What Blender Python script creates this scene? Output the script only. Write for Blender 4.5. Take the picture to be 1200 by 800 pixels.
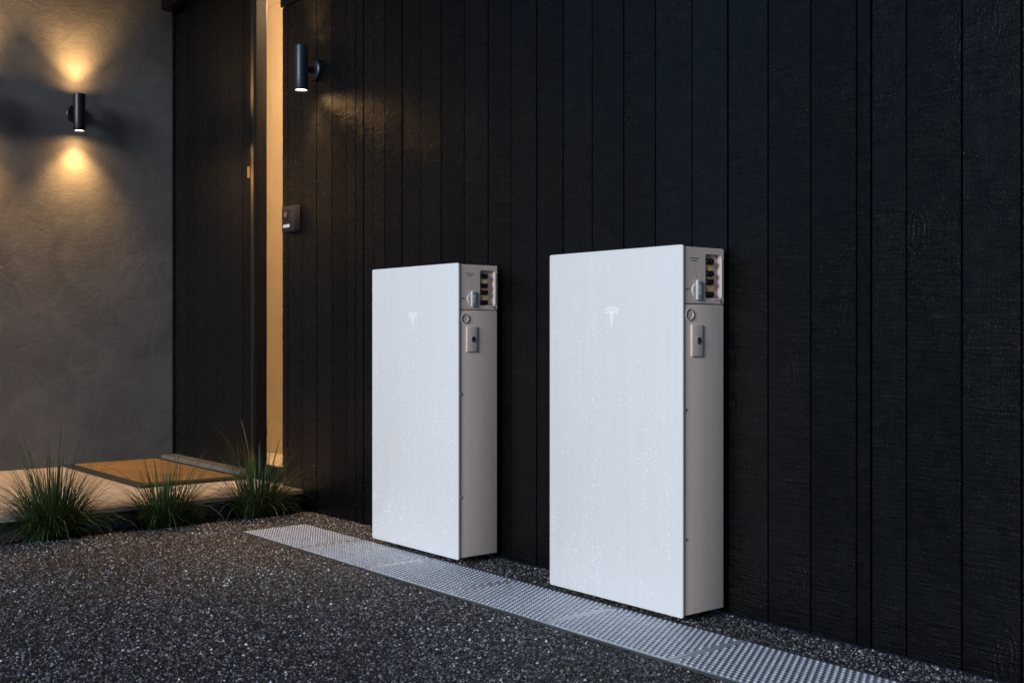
import bpy, bmesh, math, random
import numpy as np
from mathutils import Vector, Matrix

for o in list(bpy.data.objects):
    bpy.data.objects.remove(o)
scene = bpy.context.scene
COL = scene.collection

# ---------------------------------------------------------------- camera
cd = bpy.data.cameras.new('camera')
cd.lens = 40.48
cd.sensor_width = 36
cd.shift_y = -0.0076
cd.clip_start = 0.05
cd.clip_end = 2000
cam = bpy.data.objects.new('camera', cd)
cam.location = (0, -2.7185, 0.8611)
cam.rotation_euler = (math.pi / 2, 0, 0.8967)
COL.objects.link(cam)
scene.camera = cam

# ---------------------------------------------------------------- light
SUN_EL = math.radians(16)
SUN_AZ = math.radians(15)        # measured from -Y, positive towards +X
sdir = Vector((math.sin(SUN_AZ) * math.cos(SUN_EL), -math.cos(SUN_AZ) * math.cos(SUN_EL), math.sin(SUN_EL)))
world = bpy.data.worlds.new('World')
scene.world = world
world.use_nodes = True
wn = world.node_tree
for n in list(wn.nodes):
    wn.nodes.remove(n)
sky = wn.nodes.new('ShaderNodeTexSky')
sky.sky_type = 'NISHITA'
sky.sun_disc = False
sky.sun_elevation = SUN_EL
sky.sun_rotation = math.pi - SUN_AZ
sky.air_density = 1.0
sky.dust_density = 0.1
sky.ozone_density = 6.0
bg = wn.nodes.new('ShaderNodeBackground')
bg.inputs['Strength'].default_value = 0.05
wo = wn.nodes.new('ShaderNodeOutputWorld')
wn.links.new(sky.outputs[0], bg.inputs[0])
wn.links.new(bg.outputs[0], wo.inputs[0])

sl = bpy.data.lights.new('sun', 'SUN')
sl.energy = 1.5
sl.angle = math.radians(18)
sl.color = (0.975, 0.985, 1.0)
so = bpy.data.objects.new('sun', sl)
so.rotation_euler = (-sdir).to_track_quat('-Z', 'Y').to_euler()
so.location = sdir * 20
COL.objects.link(so)

vs = scene.view_settings
vs.view_transform = 'Standard'
vs.look = 'None'
vs.gamma = 1
vs.use_curve_mapping = False
vs.exposure = 0.72
scene.render.engine = 'CYCLES'
scene.render.resolution_x = 1024
scene.render.resolution_y = 682

# ---------------------------------------------------------------- helpers
def tag(o, label=None, cat=None, group=None, kind=None):
    if label: o['label'] = label
    if cat: o['category'] = cat
    if group: o['group'] = group
    if kind: o['kind'] = kind
    return o

def empty(name, loc=(0, 0, 0), rz=0):
    o = bpy.data.objects.new(name, None)
    o.location = loc
    o.rotation_euler = (0, 0, rz)
    o.empty_display_size = 0.05
    COL.objects.link(o)
    return o

def obj(name, bm, m, parent=None, loc=None, smooth=False):
    bmesh.ops.recalc_face_normals(bm, faces=bm.faces)
    me = bpy.data.meshes.new(name)
    bm.to_mesh(me)
    bm.free()
    me.materials.append(m)
    if smooth:
        smooth_by_angle(me)
    return link(name, me, parent, loc)

def link(name, me, parent=None, loc=None):
    o = bpy.data.objects.new(name, me)
    COL.objects.link(o)
    if parent: o.parent = parent
    if loc: o.location = loc
    return o

def smooth_by_angle(me, ang=math.radians(38)):
    bm = bmesh.new(); bm.from_mesh(me)
    for f in bm.faces: f.smooth = True
    for e in bm.edges:
        if len(e.link_faces) == 2 and e.calc_face_angle(0) > ang:
            e.smooth = False
    bm.to_mesh(me); bm.free()

def box(bm, x0, x1, y0, y1, z0, z1, bev=0.0, seg=2):
    r = bmesh.ops.create_cube(bm, size=1)
    vs_ = r['verts']
    for v in vs_:
        v.co = Vector((x0 + (v.co.x + .5) * (x1 - x0), y0 + (v.co.y + .5) * (y1 - y0), z0 + (v.co.z + .5) * (z1 - z0)))
    if bev > 0:
        es = list({e for v in vs_ for e in v.link_edges})
        bmesh.ops.bevel(bm, geom=es, offset=bev, segments=seg, affect='EDGES', profile=0.5)
    return bm

def nb():
    return bmesh.new()

def cyl(bm, p0, p1, r0, r1=None, n=24, cap=True):
    p0, p1 = Vector(p0), Vector(p1)
    if r1 is None: r1 = r0
    d = p1 - p0
    q = d.to_track_quat('Z', 'Y').to_matrix().to_4x4()
    M = Matrix.Translation((p0 + p1) / 2) @ q
    bmesh.ops.create_cone(bm, cap_ends=cap, cap_tris=False, segments=n, radius1=r0, radius2=r1, depth=d.length, matrix=M)
    return bm

def lathe(bm, prof, n=28, M=Matrix.Identity(4)):
    """prof: list of (r, z) revolved about local z"""
    rings = []
    for r, z in prof:
        if r < 1e-6:
            rings.append([bm.verts.new(M @ Vector((0, 0, z)))])
        else:
            rings.append([bm.verts.new(M @ Vector((r * math.cos(2 * math.pi * k / n), r * math.sin(2 * math.pi * k / n), z))) for k in range(n)])
    for a, b in zip(rings[:-1], rings[1:]):
        for k in range(n):
            k2 = (k + 1) % n
            if len(a) == 1 and len(b) == 1: continue
            if len(a) == 1: bm.faces.new((a[0], b[k], b[k2]))
            elif len(b) == 1: bm.faces.new((a[k], a[k2], b[0]))
            else: bm.faces.new((a[k], a[k2], b[k2], b[k]))
    return bm

def np_mesh(name, V, F, mat, colors=None):
    """V (n,3), F (m,k) uniform polygon size"""
    me = bpy.data.meshes.new(name)
    n, m, k = len(V), len(F), F.shape[1]
    me.vertices.add(n); me.vertices.foreach_set('co', V.astype(np.float32).ravel())
    me.loops.add(m * k); me.loops.foreach_set('vertex_index', F.astype(np.int32).ravel())
    me.polygons.add(m)
    me.polygons.foreach_set('loop_start', np.arange(0, m * k, k, dtype=np.int32))
    me.polygons.foreach_set('loop_total', np.full(m, k, dtype=np.int32))
    me.update(calc_edges=True)
    if colors is not None:
        a = me.color_attributes.new('tone', 'FLOAT_COLOR', 'POINT')
        a.data.foreach_set('color', colors.astype(np.float32).ravel())
    me.materials.append(mat)
    return me

class NT:
    """small helper for node materials"""
    def __init__(s, name):
        s.m = bpy.data.materials.new(name); s.m.use_nodes = True
        s.t = s.m.node_tree
        s.b = s.t.nodes['Principled BSDF']
        s.out = s.t.nodes['Material Output']
    def n(s, typ, **kw):
        x = s.t.nodes.new(typ)
        for k, v in kw.items(): setattr(x, k, v)
        return x
    def l(s, a, b): s.t.links.new(a, b)
    def set(s, **kw):
        for k, v in kw.items():
            s.b.inputs[k.replace('_', ' ')].default_value = v
    def coord(s, kind='Object', scale=(1, 1, 1), rnd=0.0):
        c = s.n('ShaderNodeTexCoord'); mp = s.n('ShaderNodeMapping')
        mp.inputs['Scale'].default_value = scale
        s.l(c.outputs[kind], mp.inputs['Vector'])
        if rnd:
            oi = s.n('ShaderNodeObjectInfo'); ml = s.n('ShaderNodeMath', operation='MULTIPLY')
            ml.inputs[1].default_value = rnd
            s.l(oi.outputs['Random'], ml.inputs[0]); 
            cb = s.n('ShaderNodeCombineXYZ')
            for i in range(3): s.l(ml.outputs[0], cb.inputs[i])
            s.l(cb.outputs[0], mp.inputs['Location'])
        return mp.outputs[0]
    def noise(s, vec, scale, detail=4, rough=.55, dist=0):
        x = s.n('ShaderNodeTexNoise')
        x.inputs['Scale'].default_value = scale; x.inputs['Detail'].default_value = detail
        x.inputs['Roughness'].default_value = rough; x.inputs['Distortion'].default_value = dist
        if vec is not None: s.l(vec, x.inputs['Vector'])
        return x.outputs['Fac']
    def ramp(s, fac, stops, interp='LINEAR'):
        r = s.n('ShaderNodeValToRGB'); r.color_ramp.interpolation = interp
        e = r.color_ramp.elements
        while len(e) < len(stops): e.new(.5)
        for el, (p, c) in zip(e, stops):
            el.position = p; el.color = c if len(c) == 4 else (*c, 1)
        s.l(fac, r.inputs[0]); return r.outputs[0]
    def math(s, op, a, b=None, clamp=False):
        x = s.n('ShaderNodeMath', operation=op, use_clamp=clamp)
        for i, v in enumerate((a, b)):
            if v is None: continue
            if isinstance(v, (int, float)): x.inputs[i].default_value = v
            else: s.l(v, x.inputs[i])
        return x.outputs[0]
    def mix(s, fac, a, b):
        x = s.n('ShaderNodeMix', data_type='RGBA')
        if isinstance(fac, (int, float)): x.inputs[0].default_value = fac
        else: s.l(fac, x.inputs[0])
        for i, v in ((6, a), (7, b)):
            if isinstance(v, tuple): x.inputs[i].default_value = (*v, 1) if len(v) == 3 else v
            else: s.l(v, x.inputs[i])
        return x.outputs[2]
    def bump(s, height, strength=.5, dist=.01, prev=None):
        x = s.n('ShaderNodeBump'); x.inputs['Strength'].default_value = strength; x.inputs['Distance'].default_value = dist
        s.l(height, x.inputs['Height'])
        if prev is not None: s.l(prev, x.inputs['Normal'])
        s.l(x.outputs[0], s.b.inputs['Normal']); return x.outputs[0]
    def col(s, c): s.l(c, s.b.inputs['Base Color'])
    def rough(s, c): s.l(c, s.b.inputs['Roughness'])

def simple(name, color, rough=.5, metal=0.0, bump=0, bscale=200, bdist=.001):
    m = NT(name)
    m.set(Base_Color=(*color, 1), Roughness=rough, Metallic=metal)
    v = m.coord()
    nz = m.noise(v, bscale, 4)
    m.rough(m.ramp(nz, [(.25, (rough * .8,) * 3), (.75, (min(1, rough * 1.2),) * 3)]))
    if bump: m.bump(nz, bump, bdist)
    return m.m

# ---------------------------------------------------------------- materials
def mat_planks():
    m = NT('black_stained_timber')
    v = m.coord('Object', (1, 1, 1), 37.0)
    # rough-sawn marks run across the board, grain runs along it
    saw = m.noise(m.coord('Object', (11, 11, 140), 37.0), 1.0, 4, .6, .3)
    grain = m.noise(m.coord('Object', (120, 120, 5), 37.0), 1.0, 4, .6, .6)
    fine = m.noise(v, 170, 2, .6)
    patch = m.noise(v, 3.2, 3, .5)
    vor = m.n('ShaderNodeTexVoronoi'); vor.inputs['Scale'].default_value = 1.0
    m.l(m.coord('Object', (5.2, 5.2, 2.1), 37.0), vor.inputs['Vector'])
    kd = m.math('ADD', vor.outputs['Distance'], m.math('MULTIPLY', m.noise(v, 16, 4), .22))
    wav = m.math('SINE', m.math('MULTIPLY', kd, 95.0))
    kmask = m.ramp(vor.outputs['Distance'], [(.06, (1, 1, 1)), (.27, (0, 0, 0))])
    knots = m.math('MULTIPLY', wav, kmask)
    pm = m.ramp(patch, [(.35, (.3,) * 3), (.65, (1.25,) * 3)])
    h = m.math('ADD', m.math('MULTIPLY', m.math('MULTIPLY', saw, pm), 1.0), m.math('MULTIPLY', grain, .13))
    h = m.math('ADD', h, m.math('MULTIPLY', fine, .42))
    h = m.math('ADD', h, m.math('MULTIPLY', knots, .13))
    # rain drops give small glossy specks
    dv = m.n('ShaderNodeTexVoronoi'); dv.inputs['Scale'].default_value = 95
    m.l(v, dv.inputs['Vector'])
    drops = m.math('MULTIPLY', m.ramp(dv.outputs['Distance'], [(.10, (1, 1, 1)), (.2, (0, 0, 0))]), m.ramp(dv.outputs['Color'], [(.72, (0, 0, 0)), (.8, (1, 1, 1))]))
    h = m.math('ADD', h, m.math('MULTIPLY', drops, .5))
    m.bump(h, 1.0, .0031)
    m.col(m.mix(m.ramp(saw, [(.3, (0, 0, 0)), (.7, (1, 1, 1))]), (.0012, .0013, .0018), (.0034, .0035, .0046)))
    r = m.ramp(m.noise(v, 26, 4), [(.3, (.22,) * 3), (.7, (.36,) * 3)])
    m.rough(m.mix(drops, r, (.12, .12, .12)))
    oi = m.n('ShaderNodeObjectInfo')
    m.l(m.math('ADD', .22, m.math('MULTIPLY', oi.outputs['Random'], .18)), m.b.inputs['Specular IOR Level'])
    return m.m

def mat_plaster():
    m = NT('trowelled_render')
    v = m.coord()
    big = m.noise(v, 1.7, 5, .6, 1.2)
    mid = m.noise(v, 6.5, 6, .62, 1.0)
    fine = m.noise(v, 70, 5, .65, .6)
    strk = m.noise(m.coord('Object', (1, 9, 22)), 1.3, 4, .6, 1.8)
    tone = m.math('ADD', m.math('MULTIPLY', big, .6), m.math('MULTIPLY', mid, .4))
    c = m.ramp(tone, [(.33, (.074, .075, .078)), (.5, (.106, .106, .109)), (.67, (.142, .141, .142))])
    # darker trowel scars
    scar = m.n('ShaderNodeTexVoronoi', feature='DISTANCE_TO_EDGE'); scar.inputs['Scale'].default_value = 4.3
    wv = m.n('ShaderNodeVectorMath', operation='ADD')
    nz = m.n('ShaderNodeTexNoise'); nz.inputs['Scale'].default_value = 5; nz.inputs['Detail'].default_value = 4
    m.l(v, nz.inputs['Vector']); m.l(v, wv.inputs[0]); m.l(nz.outputs['Color'], wv.inputs[1])
    m.l(wv.outputs[0], scar.inputs['Vector'])
    sm = m.math('MULTIPLY', m.ramp(scar.outputs['Distance'], [(.0, (1, 1, 1)), (.035, (0, 0, 0))]), m.ramp(m.noise(v, 2.4, 3), [(.5, (0, 0, 0)), (.62, (1, 1, 1))]))
    m.col(m.mix(m.math('MULTIPLY', sm, .55), c, (.08, .075, .07)))
    h = m.math('ADD', m.math('MULTIPLY', mid, 1.0), m.math('MULTIPLY', strk, .35))
    h = m.math('ADD', h, m.math('MULTIPLY', fine, .24))
    h = m.math('SUBTRACT', h, m.math('MULTIPLY', sm, .25))
    m.bump(h, .36, .007)
    m.set(Roughness=.78)
    return m.m

def mat_concrete(name, c0, c1, scale=9, rough=.7):
    m = NT(name)
    v = m.coord()
    a = m.noise(v, scale, 6, .6, .4)
    sp = m.noise(v, 160, 3, .6)
    m.col(m.mix(m.ramp(sp, [(.35, (0, 0, 0)), (.7, (.6,) * 3)]), m.ramp(a, [(.3, c0), (.7, c1)]), tuple(x * .72 for x in c0)))
    m.rough(m.ramp(a, [(.3, (rough * .8,) * 3), (.7, (rough,) * 3)]))
    m.bump(m.math('ADD', sp, a), .35, .0015)
    return m.m

def mat_driveway():
    m = NT('exposed_aggregate_bed')
    v = m.coord()
    vo = m.n('ShaderNodeTexVoronoi'); vo.inputs['Scale'].default_value = 140
    m.l(v, vo.inputs['Vector'])
    big = m.noise(v, 2.0, 4)
    c = m.ramp(vo.outputs['Color'], [(.1, (.016, .015, .015)), (.5, (.04, .037, .034)), (.8, (.075, .066, .055)), (.97, (.2, .19, .175))])
    m.col(m.mix(m.ramp(big, [(.3, (0, 0, 0)), (.7, (.4,) * 3)]), c, (.02, .019, .018)))
    m.bump(m.math('SUBTRACT', 1.0, vo.outputs['Distance']), .8, .004)
    m.set(Roughness=.5)
    return m.m

def mat_stones():
    m = NT('exposed_aggregate_stones')
    a = m.n('ShaderNodeVertexColor'); a.layer_name = 'tone'
    v = m.coord()
    wet = m.noise(v, 1.1, 4, .6, .5)
    m.col(m.mix(m.ramp(wet, [(.35, (0, 0, 0)), (.65, (1, 1, 1))]), a.outputs[0], m.mix(.35, a.outputs[0], (.012, .012, .012))))
    m.rough(m.ramp(wet, [(.35, (.6,) * 3), (.65, (.42,) * 3)]))
    m.bump(m.noise(v, 900, 2), .3, .0006)
    m.set(Specular_IOR_Level=.42)
    return m.m

def mat_steel():
    m = NT('galvanised_steel')
    v = m.coord('Object', (1, 1, 1), 11.0)
    sp = m.noise(v, 34, 4, .6)
    fine = m.noise(v, 300, 3)
    m.col(m.ramp(sp, [(.3, (.50, .54, .60)), (.7, (.68, .72, .78))]))
    m.rough(m.ramp(m.math('ADD', m.math('MULTIPLY', sp, .7), m.math('MULTIPLY', fine, .3)), [(.35, (.34,) * 3), (.65, (.52,) * 3)]))
    m.set(Metallic=.55)
    m.bump(fine, .15, .0006)
    return m.m

def mat_cover():
    m = NT('frosted_white_glass_cover')
    v = m.coord('Object', (1, 1, 1), 19.0)
    f = m.noise(v, 900, 2, .6)
    st = m.noise(m.coord('Object', (60, 60, 2.5), 19.0), 1.0, 4)
    m.col(m.ramp(st, [(.3, (.74, .748, .755)), (.7, (.775, .78, .785))]))
    m.rough(m.ramp(f, [(.3, (.3,) * 3), (.7, (.42,) * 3)]))
    m.bump(f, .12, .0006)
    return m.m

def mat_body():
    m = NT('warm_lit_painted_metal')
    v = m.coord('Object', (1, 1, 1), 19.0)
    f = m.noise(v, 1100, 2, .7)
    st = m.noise(m.coord('Object', (40, 40, 1.2), 19.0), 1.0, 4)
    m.col(m.ramp(st, [(.3, (.68, .56, .49)), (.7, (.74, .61, .535))]))  # warm light falling on the cabinet sides is put into this base colour
    m.rough(m.ramp(f, [(.3, (.42,) * 3), (.7, (.58,) * 3)]))
    m.bump(f, .2, .0005)
    return m.m

def mat_water():
    m = NT('rain_drop')
    v = m.coord()
    m.set(Base_Color=(.90, .91, .92, 1), Roughness=.06, IOR=1.33)  # near-white base colour paints bright glints into the clear drops
    m.rough(m.ramp(m.noise(v, 60, 2), [(.3, (.03,) * 3), (.7, (.10,) * 3)]))
    m.set(Coat_Weight=.6, Coat_Roughness=.03)
    return m.m

def mat_grass():
    m = NT('grass_blade')
    a = m.n('ShaderNodeVertexColor'); a.layer_name = 'tone'
    m.col(a.outputs[0])
    m.set(Roughness=.42, Specular_IOR_Level=.4)
    m.bump(m.noise(m.coord('Object', (300, 300, 6)), 1.0, 2), .2, .0006)
    # a little light passes through the blades
    tr = m.n('ShaderNodeBsdfTranslucent'); m.l(a.outputs[0], tr.inputs[0])
    mx = m.n('ShaderNodeMixShader'); mx.inputs[0].default_value = .25
    m.l(m.b.outputs[0], mx.inputs[1]); m.l(tr.outputs[0], mx.inputs[2]); m.l(mx.outputs[0], m.out.inputs[0])
    return m.m

def mat_emit(name, color, strength):
    m = NT(name)
    m.set(Base_Color=(.9, .85, .75, 1), Emission_Color=(*color, 1), Emission_Strength=strength)
    v = m.coord(); m.rough(m.ramp(m.noise(v, 90, 2), [(.3, (.25,) * 3), (.7, (.4,) * 3)]))
    return m.m

def mat_coir():
    m = NT('coir_fibre')
    v = m.coord()
    f = m.noise(m.coord('Object', (1, 1, 1)), 330, 4, .7, .5)
    b = m.noise(v, 5, 4)
    m.col(m.mix(m.ramp(b, [(.35, (0,) * 3), (.7, (.5,) * 3)]), m.ramp(f, [(.25, (.17, .10, .045)), (.6, (.36, .225, .10)), (.85, (.45, .30, .15))]), (.17, .1, .045)))
    m.bump(f, .9, .006)
    m.set(Roughness=.95, Specular_IOR_Level=.15)
    return m.m

def mat_glass():
    m = NT('window_glass')
    g = m.n('ShaderNodeBsdfGlossy'); g.inputs['Roughness'].default_value = .01
    t = m.n('ShaderNodeBsdfTransparent'); t.inputs[0].default_value = (.93, .95, .94, 1)
    fr = m.n('ShaderNodeFresnel'); fr.inputs[0].default_value = 1.5
    mx = m.n('ShaderNodeMixShader')
    ge = m.n('ShaderNodeNewGeometry')
    ff = m.math('MULTIPLY', fr.outputs[0], m.math('SUBTRACT', 1.0, ge.outputs['Backfacing']))
    m.l(ff, mx.inputs[0]); m.l(t.outputs[0], mx.inputs[1]); m.l(g.outputs[0], mx.inputs[2]); m.l(mx.outputs[0], m.out.inputs[0])
    return m.m

M = dict(
    plank=mat_planks(), plaster=mat_plaster(), drive=mat_driveway(), stones=mat_stones(), steel=mat_steel(),
    cover=mat_cover(), body=mat_body(), water=mat_water(), grass=mat_grass(), coir=mat_coir(), glass=mat_glass(),
    dark_backing=simple('dark_backing', (.004, .004, .004), .9),
    soil=mat_concrete('dark_soil', (.009, .007, .006), (.022, .017, .013), 40, .95),
    bark=simple('bark_chip', (.02, .014, .01), .85, 0, .5, 120, .002),
    slab=mat_concrete('pale_stone_slab', (.44, .385, .345), (.53, .465, .415), 6, .6),
    riser=mat_concrete('dark_concrete_riser', (.05, .05, .052), (.085, .083, .082), 8, .8),
    earth=mat_concrete('far_ground', (.05, .05, .045), (.08, .08, .07), 1.5, .9),
    rubber=simple('black_rubber', (.008, .008, .009), .6, 0, .3, 300, .001),
    black_metal=simple('black_powder_coat', (.004, .0045, .006), .42, 0, .2, 500, .0004),
    blue_metal=simple('dark_blue_powder_coat', (.006, .011, .026), .42, 0, .2, 500, .0004),
    door_frame=simple('dark_aluminium', (.004, .0042, .006), .36, .0, .1, 500, .0003),
    polished=simple('dark_bronze_handle', (.24, .195, .145), .15, 1.0, .05, 300, .0003),
    brass=simple('brass_escutcheon', (.75, .58, .33), .3, 1.0, .05, 300, .0003),
    threshold=mat_concrete('grey_threshold_stone', (.10, .098, .096), (.16, .152, .146), 12, .6),
    interior=simple('warm_interior_paint', (.72, .62, .50), .8, 0, .1, 60, .001),
    white_plastic=simple('white_plastic', (.66, .64, .62), .35, 0, .08, 300, .0003),
    black_plastic=simple('black_plastic', (.010, .010, .011), .32, 0, .1, 400, .0003),
    tan=simple('tan_terminal_board', (.85, .52, .24), .55, 0, .1, 250, .0004),
    grey_plastic=simple('grey_plastic', (.018, .018, .025), .45, 0, .1, 400, .0003),
    print_ink=simple('dark_print', (.09, .085, .085), .6),
    emblem=simple('bright_white_emblem', (.97, .97, .96), .30),
    dull_steel=simple('dull_dark_steel', (.10, .105, .115), .5, .6, .1, 300, .0005),
    chrome=simple('bright_steel', (.75, .74, .73), .2, 1.0),
    lens=mat_emit('lit_lamp_lens', (1.0, .78, .5), 9.0),
    hall_lens=mat_emit('lit_hall_diffuser', (1.0, .74, .45), 1.5),
)
M['door_frame'].node_tree.nodes['Principled BSDF'].inputs['Specular IOR Level'].default_value = .15
LAMP_COL = (1.0, .54, .18)

# ================================================================ setting
ZP = 0.10           # porch level
bm = nb(); box(bm, -400, 400, -400, 400, -1.0, -.06)
tag(obj('ground', bm, M['earth']), kind='structure')

bm = nb()           # driveway slab with exposed aggregate
box(bm, -4.952, 14, -16, -.0, -.058, 0)
drive = tag(obj('driveway', bm, M['drive']), kind='structure')

# stones that stand out of the driveway (too small to pick apart singly)
rng = np.random.default_rng(4)
sp = .0075
gx, gy = np.meshgrid(np.arange(-4.95, -.9, sp), np.arange(-2.5, -.001, sp))
P = np.stack([gx.ravel(), gy.ravel()], 1)
P += rng.uniform(-.5, .5, P.shape) * sp * .95
ingrate = (P[:, 0] > -4.632) & (P[:, 1] > -.530) & (P[:, 1] < -.201)
P = P[(~ingrate) & (P[:, 1] < -.002)]
n = len(P)
ang = rng.uniform(0, 2 * np.pi, n)
rad = .0026 + .0043 * rng.random(n) ** 1.7
asp = rng.uniform(.55, 1.0, n)
hz = rad * rng.uniform(.5, 1.0, n)
base = np.array([[1, 0, 0], [.15, 1, 0], [-1, .1, 0], [-.1, -1, 0], [.1, .05, 1], [0, 0, -.6]])
V = np.repeat(base[None], n, 0) + rng.normal(0, .16, (n, 6, 3))
V[:, :, 0] *= rad[:, None]; V[:, :, 1] *= (rad * asp)[:, None]; V[:, :, 2] *= hz[:, None]
ca, sa = np.cos(ang)[:, None], np.sin(ang)[:, None]
X = V[:, :, 0] * ca - V[:, :, 1] * sa; Y = V[:, :, 0] * sa + V[:, :, 1] * ca
V[:, :, 0] = X + P[:, :1]; V[:, :, 1] = Y + P[:, 1:]
V[:, :, 2] += (.0006 + rng.normal(0, .0005, n))[:, None]
V[:, :, 1] = np.minimum(V[:, :, 1], -.0005)
tri = np.array([[0, 1, 4], [1, 2, 4], [2, 3, 4], [3, 0, 4]])
F = (tri[None] + 6 * np.arange(n)[:, None, None]).reshape(-1, 3)
pal = np.array([[.007, .007, .008], [.018, .0185, .021], [.046, .047, .052], [.072, .070, .068], [.10, .090, .078], [.125, .13, .14], [.31, .31, .31]])
k = rng.choice(7, n, p=[.27, .26, .20, .09, .04, .12, .02])
cc = 3.0 * pal[k] * rng.uniform(.75, 1.25, (n, 1))
cc = np.concatenate([cc, np.ones((n, 1))], 1)
me = np_mesh('aggregate', V.reshape(-1, 3), F, M['stones'], np.repeat(cc, 6, 0))
tag(link('aggregate', me, drive), kind='stuff')

# ---------------------------------------------------------------- dark timber wall
wall = empty('timber_wall', (-3.0, 0, 0))
tag(wall, 'black stained wall of upright rough sawn boards behind the white cabinets', 'wall')
WX = wall.location
grooves = [-5.256, -5.197, -5.051, -4.906, -4.759, -4.626, -4.542, -4.475, -4.388, -4.297, -4.16, -4.017, -3.868, -3.708, -3.551, -3.408,
           -3.257, -3.109, -2.956, -2.799, -2.651, -2.49, -2.343, -2.189, -2.036, -1.883, -1.837, -1.73, -1.572, -1.416]
x = -1.416
for i in range(14):
    x += .152 if i % 7 else .048
    grooves.append(x)
random.seed(3)
TOP = 2.50
for i, (a, b) in enumerate(zip(grooves[:-1], grooves[1:])):
    g = .0030
    pr = random.uniform(-.0012, .0012)
    bm = nb()
    w = b - a - 2 * g
    box(bm, -w / 2, w / 2, -.0 + pr, .016, .006 - 1.25, TOP - .004 - 1.25)
    obj('plank', bm, M['plank'], wall, (a + g + w / 2 - WX.x, 0, 1.25))
bm = nb(); box(bm, grooves[0] + .004 - WX.x, grooves[-1] - WX.x, .0175, .14, 0, 3.3)
obj('wall_backing', bm, M['dark_backing'], wall)
bm = nb(); box(bm, grooves[0] - WX.x, grooves[-1] - WX.x, -.012, .0165, TOP, 3.3, .002)
obj('head_board', bm, M['plank'], wall)

# ---------------------------------------------------------------- rendered wall on the left
RX = -6.76
bm = nb()
box(bm, -.22, 0, -2.6, .16, 0, 3.4, .006)
rw = obj('rendered_wall', bm, M['plaster'], None, (RX, 0, 0.0))
tag(rw, 'grey trowelled render wall carrying warm up and down lights', 'wall')

# ---------------------------------------------------------------- porch
porch = empty('porch', (-5.9, -1, 0)); tag(porch, kind='structure')
bm = nb(); box(bm, RX + .01 + 5.9, -5.085 + 5.9, -3.0 + 1, .019 + 1, -.058, ZP - .022)
obj('riser', bm, M['riser'], porch)
ys = [-3.0, -2.4, -1.8, -1.2, -.6, .018]
bm = nb(); box(bm, RX + .002 + 5.9, -5.035 + 5.9, -3.0 + 1, -.001 + 1, ZP - .0215, ZP, .003)
obj('paving_slab', bm, M['slab'], porch)

bm = nb()      # roof over the porch, carried by the render wall and the lintel
box(bm, -.85, .85, -2.65, 0, 0, .16, .004)
pr_ = obj('porch_roof', bm, M['door_frame'], None, (-6.10, -.014, 3.402))
tag(pr_, 'flat dark porch roof above the door and render wall', 'roof')

# garden bed
bm = nb()
nx, ny = 7, 220
grid = []
for j in range(ny + 1):
    row = []
    for i in range(nx + 1):
        z = -.014 + random.uniform(-.007, .009) + .006 * math.sin(j * .37)
        row.append(bm.verts.new((-5.086 + .136 * i / nx, -3.0 + 3.0 * j / ny, z)))
    grid.append(row)
for j in range(ny):
    for i in range(nx):
        bm.faces.new((grid[j][i], grid[j][i + 1], grid[j + 1][i + 1], grid[j + 1][i]))
bed = tag(obj('garden_bed', bm, M['soil']), kind='structure')
bm = nb()
for _ in range(2200):
    s = random.uniform(.006, .02)
    c = Vector((random.uniform(-5.08, -4.945) + .012 * math.sin(_), random.uniform(-3.0, -.01), random.uniform(-.012, .010)))
    r = bmesh.ops.create_cube(bm, size=1)
    mt = Matrix.Translation(c) @ Matrix.Rotation(random.uniform(0, 6.28), 4, 'Z') @ Matrix.Rotation(random.uniform(-.5, .5), 4, 'X') @ Matrix.Diagonal((s, s * .5, s * .22, 1))
    for v in r['verts']:
        v.co = mt @ (v.co * random.uniform(.8, 1.2))
tag(obj('bark_mulch', bm, M['bark'], bed), kind='stuff')

# ---------------------------------------------------------------- door and surround
DY = .045
door = empty('front_door', (-6.2, DY, ZP))
tag(door, 'closed black door of upright boards behind the doormat and threshold', 'door')
dg = [-6.735, -6.585, -6.43, -6.285, -6.125, -5.965, -5.812, -5.665]
for a, b in zip(dg[:-1], dg[1:]):
    w = b - a - .006
    bm = nb(); box(bm, -w / 2, w / 2, 0, .03, -1.33, 1.33, .002)
    obj('plank', bm, M['plank'], door, ((a + b) / 2 + 6.2, 0, 1.36))
bm = nb(); box(bm, -6.735 + 6.2, -5.665 + 6.2, .031, .06, .03, 2.69)
obj('door_leaf', bm, M['dark_backing'], door)

frame = empty('door_frame', (-5.6, DY, ZP))   # jambs, side window, lintel
tag(frame, 'dark aluminium door surround with a narrow glazed side window lit from inside', 'door frame')
fx = 5.6
bm = nb(); box(bm, -5.66 + fx, -5.552 + fx, -.045, .018, 0, 2.715, .003); obj('jamb', bm, M['door_frame'], frame)
bm = nb(); box(bm, -5.6050 + fx, -5.5720 + fx, -.0495, -.0452, .02, 2.70, .0008); obj('edge_trim', bm, M['polished'], frame)
bm = nb(); box(bm, -5.646 + fx, -5.617 + fx, -.050, -.0452, 1.585, 1.645, .001); obj('lock_plate', bm, M['brass'], frame)
bm = nb(); box(bm, RX + .003 + fx, -6.738 + fx, -.01, .06, 0, 2.715, .003); obj('jamb', bm, M['plank'], frame)
bm = nb(); box(bm, -5.551 + fx, -5.259 + fx, -.012, .018, 0, .075, .003); obj('sill', bm, M['door_frame'], frame)
bm = nb(); box(bm, -5.285 + fx, -5.259 + fx, -.012, .018, .076, 2.715, .002); obj('jamb', bm, M['door_frame'], frame)
bm = nb(); box(bm, -5.551 + fx, -5.286 + fx, .0, .006, .076, 2.715); obj('glass_pane', bm, M['glass'], frame)
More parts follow.
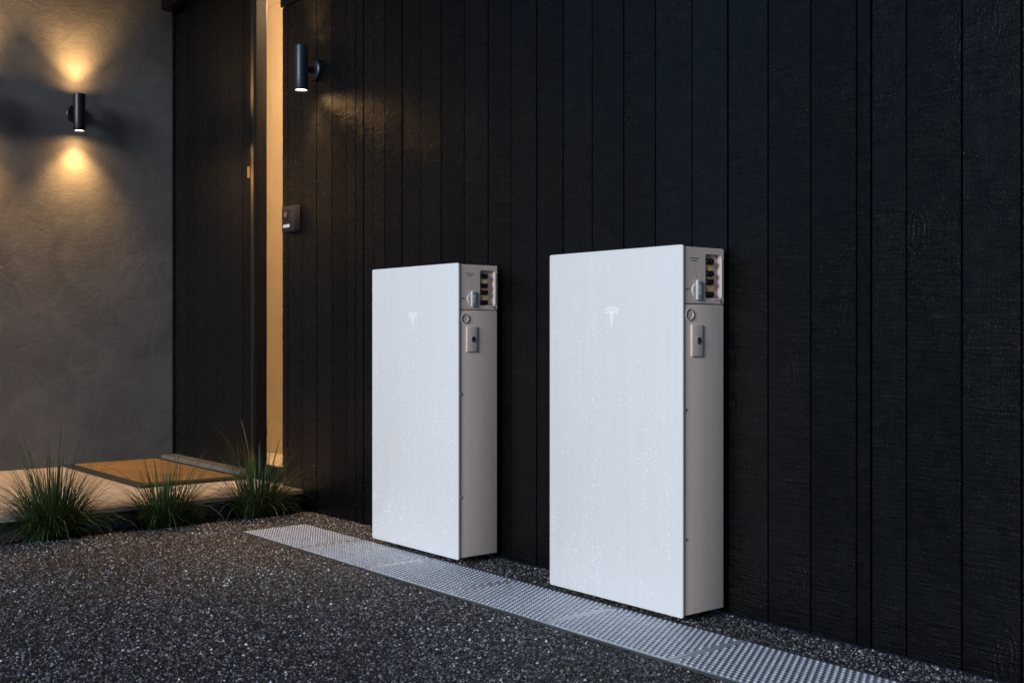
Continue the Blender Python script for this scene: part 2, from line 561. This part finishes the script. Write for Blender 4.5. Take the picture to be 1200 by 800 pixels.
bm = nb(); box(bm, RX - .03 + fx, -5.262 + fx, -.075, .12, 2.716, 3.19, .004); obj('lintel', bm, M['door_frame'], frame)

bm = nb(); box(bm, -.5, .5, -.045, .045, 0, .034, .003)
th = obj('door_threshold', bm, M['threshold'], None, (-6.19, .0, ZP + .0005))
th.scale = (1.06, 1, 1)
tag(th, 'low grey stone threshold between doormat and black door', 'threshold')

# hall behind the side window
hall = empty('hallway', (-6.6, .9, ZP)); tag(hall, kind='structure')
hx0, hx1, hy0, hy1, hz1 = -9.6 + 6.6, -4.9 + 6.6,   .152 - .9, .70 - .9, 2.965
for nm, a in dict(hall_back_wall=(hx0, hx1, hy1, hy1 + .1, 0, hz1), hall_ceiling=(hx0, hx1, hy0, hy1 - .001, hz1 - .1, hz1), hall_floor=(hx0, hx1, hy0, hy1 - .001, -.1, -.002),
                  hall_end_wall=(hx0 - .1, hx0 - .001, hy0, hy1, 0, hz1), hall_side_wall=(hx1 + .001, hx1 + .1, hy0, hy1, 0, hz1)).items():
    bm = nb(); box(bm, *a); obj(nm, bm, M['interior'], hall)
bm = nb(); box(bm, hx0, -5.82 + 6.6, hy0 - .04, hy0 - .001, 0, hz1); obj('hall_front_wall', bm, M['interior'], hall)
lp = empty('hall_ceiling_light', (-5.42, .40, ZP + 2.86)); tag(lp, 'round warm ceiling light inside the hallway', 'ceiling light')
bm = nb(); cyl(bm, (0, 0, -.03), (0, 0, 0), .16, n=32); obj('light_body', bm, M['white_plastic'], lp)
bm = nb(); cyl(bm, (0, 0, -.04), (0, 0, -.0305), .14, .15, n=32); obj('diffuser', bm, M['hall_lens'], lp)
ld = bpy.data.lights.new('hall_bulb', 'POINT'); ld.energy = 76; ld.color = (1.0, .70, .40); ld.shadow_soft_size = .12
lo = bpy.data.objects.new('hall_bulb', ld); lo.location = (0, 0, -.22); lo.parent = lp; COL.objects.link(lo)

# ---------------------------------------------------------------- doormat
mat_ = empty('doormat', (-6.15, -.33, ZP))
tag(mat_, 'coir doormat with a black rubber border on the porch', 'doormat')
mx, my = .585, .285
bm = nb(); box(bm, -mx + .05, mx - .05, -my + .05, my - .05, 0.001, .019); 
obj('coir_pile', bm, M['coir'], mat_)
bm = nb()
for a in ((-mx, mx, -my, -my + .049), (-mx, mx, my - .049, my), (-mx, -mx + .049, -my + .0495, my - .0495), (mx - .049, mx, -my + .0495, my - .0495)):
    box(bm, *a, .001, .015, .002)
obj('rubber_border', bm, M['rubber'], mat_)

# ---------------------------------------------------------------- wall lamps
def wall_lamp(loc, rz, metal, label, e_up, e_down, spill):
    """local: +X is out of the wall, origin on the wall"""
    t = empty('wall_lamp', loc, rz)
    tag(t, label, 'wall lamp', 'cylindrical wall lamps')
    OUT, R, HH = .083, .0325, .105
    bm = nb(); lathe(bm, [(0, 0), (.05, 0), (.052, .004), (.052, .016), (.046, .021), (0, .021)], 36, Matrix.Rotation(math.pi / 2, 4, 'Y'))
    obj('backplate', bm, metal, t, smooth=True)
    bm = nb(); cyl(bm, (.0205, 0, 0), (OUT - R + .004, 0, 0), .014, n=20); obj('arm', bm, metal, t, smooth=True)
    prof = [(R - .003, HH - .02), (R - .003, HH), (R - .0005, HH + .001), (R, HH - .001), (R, -.0385), (R - .0015, -.039), (R - .0015, -.042), (R, -.0425),
            (R, -HH + .001), (R - .0005, -HH), (R - .003, -HH), (R - .003, -HH + .02)]
    bm = nb(); lathe(bm, prof, 36, Matrix.Translation((OUT, 0, 0))); obj('lamp_tube', bm, metal, t, smooth=True)
    for sgn, e in ((1, e_up), (-1, e_down)):
        bm = nb(); z = sgn * (HH - .006)
        cyl(bm, (OUT, 0, z - .002 * sgn), (OUT, 0, z), R - .0032, n=32); obj('lens', bm, M['lens'], t)
        for nm, ang_, k in (('beam', 98, 1.0), ('spill', 176, spill)):
            d = bpy.data.lights.new(nm, 'SPOT'); d.energy = e * k; d.color = LAMP_COL
            d.spot_size = math.radians(ang_); d.spot_blend = 1.0; d.shadow_soft_size = .03
            o = bpy.data.objects.new(nm, d); COL.objects.link(o); o.parent = t
            o.location = (OUT, 0, sgn * (HH + .003)); o.rotation_euler = (0 if sgn < 0 else math.pi, 0, 0)
    return t
wall_lamp((-4.905, -.0, 2.122), -math.pi / 2, M['blue_metal'], 'dark blue cylinder wall lamp on the black timber boards', 26.0, 34.0, .12)
wall_lamp((RX, -.545, 2.122), 0, M['black_metal'], 'black cylinder wall lamp on the grey render wall beside the door', 38.0, 40.0, .13)
wall_lamp((RX, -1.12, 2.122), 0, M['black_metal'], 'black cylinder wall lamp on the grey render wall farther from the door', 38.0, 40.0, .13)

# ---------------------------------------------------------------- door entry panel
ep = empty('entry_panel', (-5.128, -.001, 1.426))
tag(ep, 'grey square door entry intercom at the end of the timber boards', 'intercom')
bm = nb(); box(bm, -.062, .062, -.038, 0, -.064, .064, .004); obj('housing', bm, M['grey_plastic'], ep, smooth=True)
bm = nb(); box(bm, -.043, .022, -.0405, -.0382, -.022, .046, .001); obj('camera_panel', bm, M['black_plastic'], ep)
bm = nb(); cyl(bm, (-.012, -.0445, .022), (-.012, -.0406, .022), .014, n=24); obj('camera_lens', bm, M['chrome'], ep)
bm = nb(); cyl(bm, (-.006, -.0435, .002), (-.006, -.0406, .002), .010, n=20); obj('call_button', bm, M['black_plastic'], ep)
bm = nb(); box(bm, -.043, .022, -.0405, -.0382, -.042, -.026, .001); obj('name_label', bm, M['white_plastic'], ep)

# ---------------------------------------------------------------- drain grates
def grate_parts():
    L, W2, Z = .5015, .155, .006
    bm = nb(); box(bm, 0, L, -W2, W2, .001, Z, .001, 1)
    plate = bm
    rows = 17; pit = 2 * (W2 - .006) / rows; px = .0205
    VB, FB, VS, FS = [], [], [], []
    nc = int((L - .012) / px)
    for i in range(nc):
        for j in range(rows):
            x = .012 + px * (i + .5) - (px * .25 if j % 2 else -px * .25)
            y = -W2 + .006 + pit * (j + .5)
            # raised tooth: a small elongated dome leaning over its slot
            b0 = len(VB)
            for rr, zz in ((1.0, 0), (.82, .0026), (.45, .0040)):
                for k in range(8):
                    a = 2 * math.pi * k / 8
                    VB.append((x + .0062 * rr * math.cos(a), y + .0056 * rr * math.sin(a), Z + zz))
            VB.append((x, y, Z + .0044))
            for r_ in (0, 1):
                for k in range(8):
                    k2 = (k + 1) % 8
                    p, q = b0 + 8 * r_, b0 + 8 * r_ + 8
                    FB += [(p + k, p + k2, q + k2), (p + k, q + k2, q + k)]
            for k in range(8): FB.append((b0 + 16 + k, b0 + 16 + (k + 1) % 8, b0 + 24))
            s0 = len(VS); xs = x; ysl = y + pit * .5
            for k in range(8):
                a = 2 * math.pi * k / 8
                VS.append((xs + .0066 * math.cos(a), ysl + .0030 * math.sin(a), Z + .0004))
            for k in range(1, 7): FS.append((s0, s0 + k, s0 + k + 1))
    mb = np_mesh('tread_teeth', np.array(VB), np.array(FB), M['steel'])
    mb.polygons.foreach_set('use_smooth', np.ones(len(mb.polygons), dtype=bool))
    ms = np_mesh('slot_shade_patches', np.array(VS), np.array(FS), M['dark_backing'])  # flat dark faces on the plate paint the shade inside open slots
    return plate, mb, ms
pl, mb, ms = grate_parts()
plm = bpy.data.meshes.new('plate'); bmesh.ops.recalc_face_normals(pl, faces=pl.faces); pl.to_mesh(plm); pl.free(); plm.materials.append(M['steel'])
glabels = ['galvanised drain grate at the end nearest the porch step', 'galvanised drain grate second along from the porch step',
           'galvanised drain grate in front of the left part of the cabinet gap, third from the porch step',
           'galvanised drain grate fourth along from the porch step, under the larger cabinet front',
           'galvanised drain grate fifth along from the porch step', 'galvanised drain grate sixth along from the porch step',
           'galvanised drain grate seventh along from the porch step', 'galvanised drain grate eighth along from the porch step']
glabels[2] = 'galvanised drain grate third along from the porch step'
for i, lab in enumerate(glabels):
    g = empty('drain_grate', (-4.622 + .505 * i, -.366, 0.0))
    tag(g, lab, 'drain grate', 'drain grates laid end to end')
    g.location.z = random.uniform(0, .0012)
    link('plate', plm, g)
    tag(link('tread_teeth', mb, g), kind='stuff')
    tag(link('slot_shade_patches', ms, g), kind='stuff')
ch = empty('drain_channel', (-4.63, -.366, 0)); tag(ch, 'thin steel channel edging on both sides of the drain grates', 'drain channel')
for s in (-1, 1):
    bm = nb(); box(bm, -.002, 4.2, s * .1595 - .003, s * .1595 + .003, -.0, .0075, .0008, 1); obj('edge_rail', bm, M['dull_steel'], ch)

# ---------------------------------------------------------------- battery cabinets
CW, CH = .6013, 1.099
YF, YB = -.2159, -.030      # front of cover, back of body
XS = CW - .004              # side plane, local x
def emblem_mesh():
    """flat T shaped mark: curved upper arc, curved shoulders and tapering stem; local x right, z up, origin at its top centre"""
    bm = nb()
    w, y0, y1 = .033, 0.0, -.0012
    def strip(up, lo):
        n_ = len(up); vf = []
        for yy in (y1, y0):
            vf.append(([bm.verts.new((x, yy, z)) for x, z in up], [bm.verts.new((x, yy, z)) for x, z in lo]))
        (fu, fl), (bu, bl) = vf
        for i in range(n_ - 1):
            bm.faces.new((fu[i], fu[i + 1], fl[i + 1], fl[i])); bm.faces.new((bu[i], bl[i], bl[i + 1], bu[i + 1]))
            bm.faces.new((fu[i], bu[i], bu[i + 1], fu[i + 1])); bm.faces.new((fl[i], fl[i + 1], bl[i + 1], bl[i]))
        bm.faces.new((fu[0], fl[0], bl[0], bu[0])); bm.faces.new((fu[-1], bu[-1], bl[-1], fl[-1]))
    N = 14
    xs = [-1 + 2 * i / N for i in range(N + 1)]
    arc = lambda t: -.0075 * t * t
    strip([(w * t, arc(t)) for t in xs], [(w * .97 * t, arc(t) - .0062) for t in xs])
    # shoulders + stem drawn as one outline split in columns
    up, lo = [], []
    for t in xs:
        x = w * .9 * t
        up.append((x, -.0098 - .0070 * t * t))
        a = abs(t)
        if a < .1: z = -.075
        elif a < .3: z = -.075 + (a - .1) / .2 * .052
        else: z = -.0205 - .006 * ((a - .3) / .7) ** 1.2 + .0008
        lo.append((x, z))
    # a true tapering stem: finer columns in the middle
    sx = [-.010, -.0092, -.006, -.003, -.0012, .0012, .003, .006, .0092, .010]
    sh_l = [(-w * .9 + (w * .9 - .010) * i / 8) for i in range(9)]
    def upz(x): return -.0098 - .0070 * (x / (w * .9)) ** 2
    def shz(x): return upz(x) - .0085 + .0015 * abs(x) / w
    strip([(x, upz(x)) for x in sh_l], [(x * .985, shz(x)) for x in sh_l])
    strip([(-x, upz(x)) for x in reversed(sh_l)], [(-x * .985, shz(x)) for x in reversed(sh_l)])
    stz = lambda x: -.0185 - (1 - min(1, abs(x) / .0098)) * .056
    strip([(x, upz(x) - (.005 if abs(x) < .002 else 0)) for x in sx], [(x, stz(x)) for x in sx])
    return bm

def cabinet(name, x0, label):
    t = empty(name, (x0, 0, .0243))
    tag(t, label, 'battery cabinet', 'white battery cabinets')
    # front cover
    bm = nb(); box(bm, 0, CW, YF, YF + .007, 0, CH)
    es = [e for e in bm.edges if abs((e.verts[0].co - e.verts[1].co).y) > .005]
    bmesh.ops.bevel(bm, geom=es, offset=.007, segments=4, affect='EDGES', profile=.5)
    es = [e for e in bm.edges if len(e.link_faces) == 2 and e.calc_face_angle() > 1.2]
    bmesh.ops.bevel(bm, geom=es, offset=.0012, segments=2, affect='EDGES', profile=.5)
    cov = obj('front_cover', bm, M['cover'], t, smooth=True)
    obj('emblem', emblem_mesh(), M['emblem'], cov, (.3010, YF - .0002, .921))
    # drops of rain on the cover
    r2 = np.random.default_rng(int(abs(x0) * 1000))
    nd = 5600
    px_ = r2.uniform(.012, CW - .012, nd); pz_ = r2.uniform(.012, CH - .012, nd)
    cl = np.sin(px_ * 23 + x0) + np.sin(px_ * 61) * .7 + np.sin(pz_ * 9 + px_ * 7) * .8
    keep = r2.random(nd) < np.clip(.45 + .3 * cl, .12, 1)
    px_, pz_ = px_[keep], pz_[keep]; nd = len(px_)
    rr = .0009 + .0018 * r2.random(nd) ** 3
    kk = 8
    an = 2 * np.pi * np.arange(kk) / kk
    V = np.zeros((nd, 2 * kk + 1, 3))
    for q, (f, d) in enumerate(((1, 0), (.72, .42))):
        V[:, q * kk:(q + 1) * kk, 0] = px_[:, None] + rr[:, None] * f * np.cos(an)
        V[:, q * kk:(q + 1) * kk, 2] = pz_[:, None] + rr[:, None] * f * np.sin(an) * 1.12
        V[:, q * kk:(q + 1) * kk, 1] = YF - rr[:, None] * d + .00002
    V[:, -1] = np.stack([px_, YF - rr * .6, pz_], 1)
    f1 = []
    for k in range(kk):
        k2 = (k + 1) % kk
        f1 += [(k, k2, kk + k2), (k, kk + k2, kk + k), (kk + k, kk + k2, 2 * kk)]
    F = (np.array(f1)[None] + (2 * kk + 1) * np.arange(nd)[:, None, None]).reshape(-1, 3)
    me = np_mesh('rain_drops', V.reshape(-1, 3), F, M['water'])
    me.polygons.foreach_set('use_smooth', np.ones(len(me.polygons), dtype=bool))
    tag(link('rain_drops', me, cov), kind='stuff')
    # lower body
    bm = nb(); box(bm, .004, XS, YF + .009, YB, .005, .9235, .003, 3); body = obj('body', bm, M['body'], t, smooth=True)
    bm = nb(); box(bm, .010, XS - .022, YF + .0072, YB - .004, .012, CH - .012); obj('inner_chassis', bm, M['dark_backing'], t)
    # upper terminal housing with an open window
    wy0, wy1, wz0, wz1 = -.1115, -.0440, .9430, 1.0745
    y0, y1, z0, z1 = YF + .009, YB, .9262, CH - .005
    bm = nb()
    box(bm, .004, XS - .016, y0, y1, z0, z1, .003, 3)
    rad_ = .007
    # 16 mm deep ring around the window with rounded outer top corner
    def rect(ya, yb, za, zb, r, n_=4):
        pts = []
        for cy, cz, a0 in ((yb - r, zb - r, 0), (ya + r, zb - r, 90), (ya + r, za + r, 180), (yb - r, za + r, 270)):
            for i in range(n_ + 1):
                a = math.radians(a0 + 90 * i / n_)
                pts.append((cy + r * math.cos(a), cz + r * math.sin(a)))
        return pts
    o_, i_ = rect(y0, y1, z0, z1, .004), rect(wy0, wy1, wz0, wz1, rad_)
    lays = []
    for pts, xx in ((o_, XS - .0155), (o_, XS - .0012), ([(a + (.001 if a < (y0 + y1) / 2 else -.001), b + (.001 if b < (z0 + z1) / 2 else -.001)) for a, b in o_], XS),
                    ([(a + (-.001 if a < (wy0 + wy1) / 2 else .001), b + (-.001 if b < (wz0 + wz1) / 2 else .001)) for a, b in i_], XS), (i_, XS - .0012), (i_, XS - .0155)):
        lays.append([bm.verts.new((xx, a, b)) for a, b in pts])
    for A, B in zip(lays[:-1], lays[1:]):
        for k in range(len(A)):
            k2 = (k + 1) % len(A)
            bm.faces.new((A[k], A[k2], B[k2], B[k]))
    th_ = obj('terminal_housing', bm, M['body'], t, smooth=True)
    bm = nb()     # slim raised bead along the window's rear edge
    box(bm, XS - .0002, XS + .0022, wy1 + .0022, wy1 + .0052, wz0 + .004, wz1 - .008, .001)
    box(bm, XS - .0002, XS + .0022, wy0 + .03, wy1 + .002, wz0 - .0052, wz0 - .0022, .001)
    obj('window_trim', bm, M['body'], th_, smooth=True)
    bm = nb(); box(bm, XS - .0158, XS - .005, wy0 + .001, -.0725, wz0 + .002, wz1 - .014, .001); obj('terminal_board', bm, M['tan'], th_)
    for zc in (1.0535, 1.0175, .9925, .9545):
        bm = nb()
        for yc in (-.1015, -.0835):
            cyl(bm, (XS - .0088, yc, zc), (XS + .001, yc, zc), .0096, .0092, n=14)
            cyl(bm, (XS + .001, yc, zc), (XS + .0035, yc, zc), .0062, .0055, n=10)
        box(bm, XS - .0088, XS - .002, -.1015, -.0835, zc - .0075, zc + .0075)
        obj('terminal_plug', bm, M['black_plastic'], th_)
    # rotary switch
    bm = nb()
    yc, zc = -.1525, .966
    cyl(bm, (XS - .001, yc, zc), (XS + .004, yc, zc), .0205, .0195, n=28)
    box(bm, XS + .001, XS + .009, yc - .0045, yc + .0155, zc - .0285, zc + .0305, .003)
    obj('rotary_switch', bm, M['white_plastic'], th_, smooth=True)
    bm = nb()
    for dz in (-.019, .021):
        for dy in (.002, .009):
            box(bm, XS + .0086, XS + .0094, yc + dy - .0012, yc + dy + .0012, zc + dz - .0055, zc + dz + .0055)
    box(bm, XS + .0086, XS + .0093, yc - .004, yc + .0150, zc - .0006, zc + .0006)
    obj('switch_marks', bm, M['print_ink'], th_)
    bm = nb()     # printed lines and switch marks
    rp = random.Random(7)
    for row, (ya, yb) in enumerate(((-.180, -.140), (-.172, -.148))):
        y = ya
        while y < yb:
            l = rp.uniform(.002, .004)
            box(bm, XS, XS + .0003, y, min(yb, y + l), 1.0595 - row * .0075, 1.0625 - row * .0075); y += l + .001
    box(bm, XS, XS + .0003, -.1535, -.1520, 1.004, 1.0115)
    for y in (-.1975, -.1905, -.1845):
        box(bm, XS, XS + .0003, y, y + .0012, .9645, .9715); 
        box(bm, XS, XS + .00025, y + .0014, y + .0042, .9702, .9715); box(bm, XS, XS + .00025, y + .0014, y + .0036, .9675, .9688)
    box(bm, XS, XS + .00025, -.1961, -.1933, .9645, .9658); box(bm, XS, XS + .0003, -.1933, -.1921, .9645, .9715)
    tag(obj('printed_marks', bm, M['print_ink'], th_), kind='stuff')
    bm = nb(); cyl(bm, (XS - .001, -.0425, .9325), (XS + .0012, -.0425, .9325), .0032, n=12); obj('screw', bm, M['black_plastic'], th_)
    # blanking ring
    bm = nb(); MR = Matrix.Translation((XS, -.1824, .8933)) @ Matrix.Rotation(math.pi / 2, 4, 'Y')
    lathe(bm, [(.0180, -.0005), (.0176, .0022), (.0160, .0030), (.0146, .0022), (.0143, .0008), (0, .0008)], 32, MR)
    obj('blanking_plug', bm, M['body'], body, smooth=True)
    bm = nb(); lathe(bm, [(.0172, .0021), (.0168, .0036), (.0154, .0036), (.0150, .0021)], 32, MR); obj('plug_ring', bm, M['chrome'], body, smooth=True)
    # lock plate
    bm = nb(); box(bm, XS - .001, XS + .0055, -.1768, -.1290, .7690, .8640, .0022, 3); lk = obj('lock_plate', bm, M['body'], body, smooth=True)
    bm = nb(); MR = Matrix.Translation((XS + .0055, -.1480, .8160)) @ Matrix.Rotation(math.pi / 2, 4, 'Y')
    lathe(bm, [(.0110, -.001), (.0110, .002), (.0095, .003), (.0072, .0024), (0, .0012)], 24, MR); obj('lock_barrel', bm, M['chrome'], lk, smooth=True)
    bm = nb(); box(bm, XS + .0071, XS + .0092, -.1525, -.1455, .8085, .8235, .0008); obj('keyway', bm, M['black_plastic'], lk)
    for z in (.6127, .2303):
        bm = nb(); MR = Matrix.Translation((XS, -.1995, z)) @ Matrix.Rotation(math.pi / 2, 4, 'Y')
        lathe(bm, [(.0048, -.001), (.0048, .0012), (.0036, .0026), (.0020, .0028), (.0018, .0012), (0, .0012)], 16, MR); obj('screw', bm, M['chrome'], body, smooth=True)
    for za in (.10, .86):
        bm = nb(); box(bm, .06, CW - .06, YB - .002, -.0015, za, za + .06); obj('wall_bracket', bm, M['black_metal'], t)
    return t
cabinet('battery_cabinet', -2.9306, 'rain speckled white battery cabinet on the timber wall, farther from the porch')
cabinet('battery_cabinet', -4.0518, 'rain speckled white battery cabinet on the timber wall, nearer the porch and wall lamp')

# ---------------------------------------------------------------- grass tufts
def tuft(loc, nblade, hgt, spread, seed, label):
    r = np.random.default_rng(seed)
    V, F, Cc = [], [], []
    SEG = 6
    for b in range(nblade):
        az = r.uniform(0, 2 * math.pi)
        wild = r.random() < .09
        lean = (r.random() ** .8) * spread * (1.35 if wild else 1)
        L = hgt * (.35 + .65 * r.random() ** 1.3) * (1.45 if wild else 1)
        rb = .055 * math.sqrt(r.random())
        base_ = Vector((rb * math.cos(az) * .8, rb * math.sin(az) * 1.6, -.03))
        d = Vector((math.cos(az), math.sin(az), 0)); side = Vector((-d.y, d.x, 0))
        tw = r.uniform(-.6, .6); side = (side * math.cos(tw) + Vector((0, 0, 1)) * math.sin(tw) * .6 + d * math.sin(tw) * .4).normalized()
        w = r.uniform(.0014, .0026)
        th0 = lean * .35; th1 = lean * r.uniform(1.1, 1.9)
        p = base_.copy(); i0 = len(V)
        g = r.uniform(.7, 1.35); dry = r.random() < .07
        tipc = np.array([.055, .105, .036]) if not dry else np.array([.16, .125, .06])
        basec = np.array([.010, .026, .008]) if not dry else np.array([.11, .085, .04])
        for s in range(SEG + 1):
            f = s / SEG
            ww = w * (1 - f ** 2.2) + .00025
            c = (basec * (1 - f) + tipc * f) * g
            for q in (-1, 1):
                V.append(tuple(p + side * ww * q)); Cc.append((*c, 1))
            th = th0 + (th1 - th0) * f ** 1.3
            p = p + (d * math.sin(th) + Vector((0, 0, 1)) * math.cos(th)) * (L / SEG)
            if p.z < -.02: p.z = -.02
        for s in range(SEG):
            a = i0 + 2 * s
            F.append((a, a + 1, a + 3, a + 2))
    t = empty('grass_tuft', loc); tag(t, label, 'grass tuft', 'grass tufts along the porch step')
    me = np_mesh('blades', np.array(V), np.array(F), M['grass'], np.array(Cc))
    tag(link('blades', me, t), kind='stuff')
    bm = nb(); bmesh.ops.create_icosphere(bm, subdivisions=3, radius=1)
    for v in bm.verts:
        k_ = 1 + .12 * math.sin(v.co.x * 9 + v.co.z * 7) + .1 * math.sin(v.co.y * 13)
        v.co = Vector((v.co.x * .036 * k_, v.co.y * .06 * k_, v.co.z * .035 * k_ - .02))
    obj('crown_base', bm, M['bark'], t)
tuft((-4.985, -1.205, 0), 1250, .43, 1.65, 1, 'widest dark green grass tuft, farthest from the timber wall')
tuft((-4.985, -.715, 0), 760, .38, 1.55, 2, 'middle dark green grass tuft of three beside the porch step')
tuft((-4.985, -.275, 0), 760, .40, 1.6, 5, 'dark green grass tuft by the porch corner and timber wall')
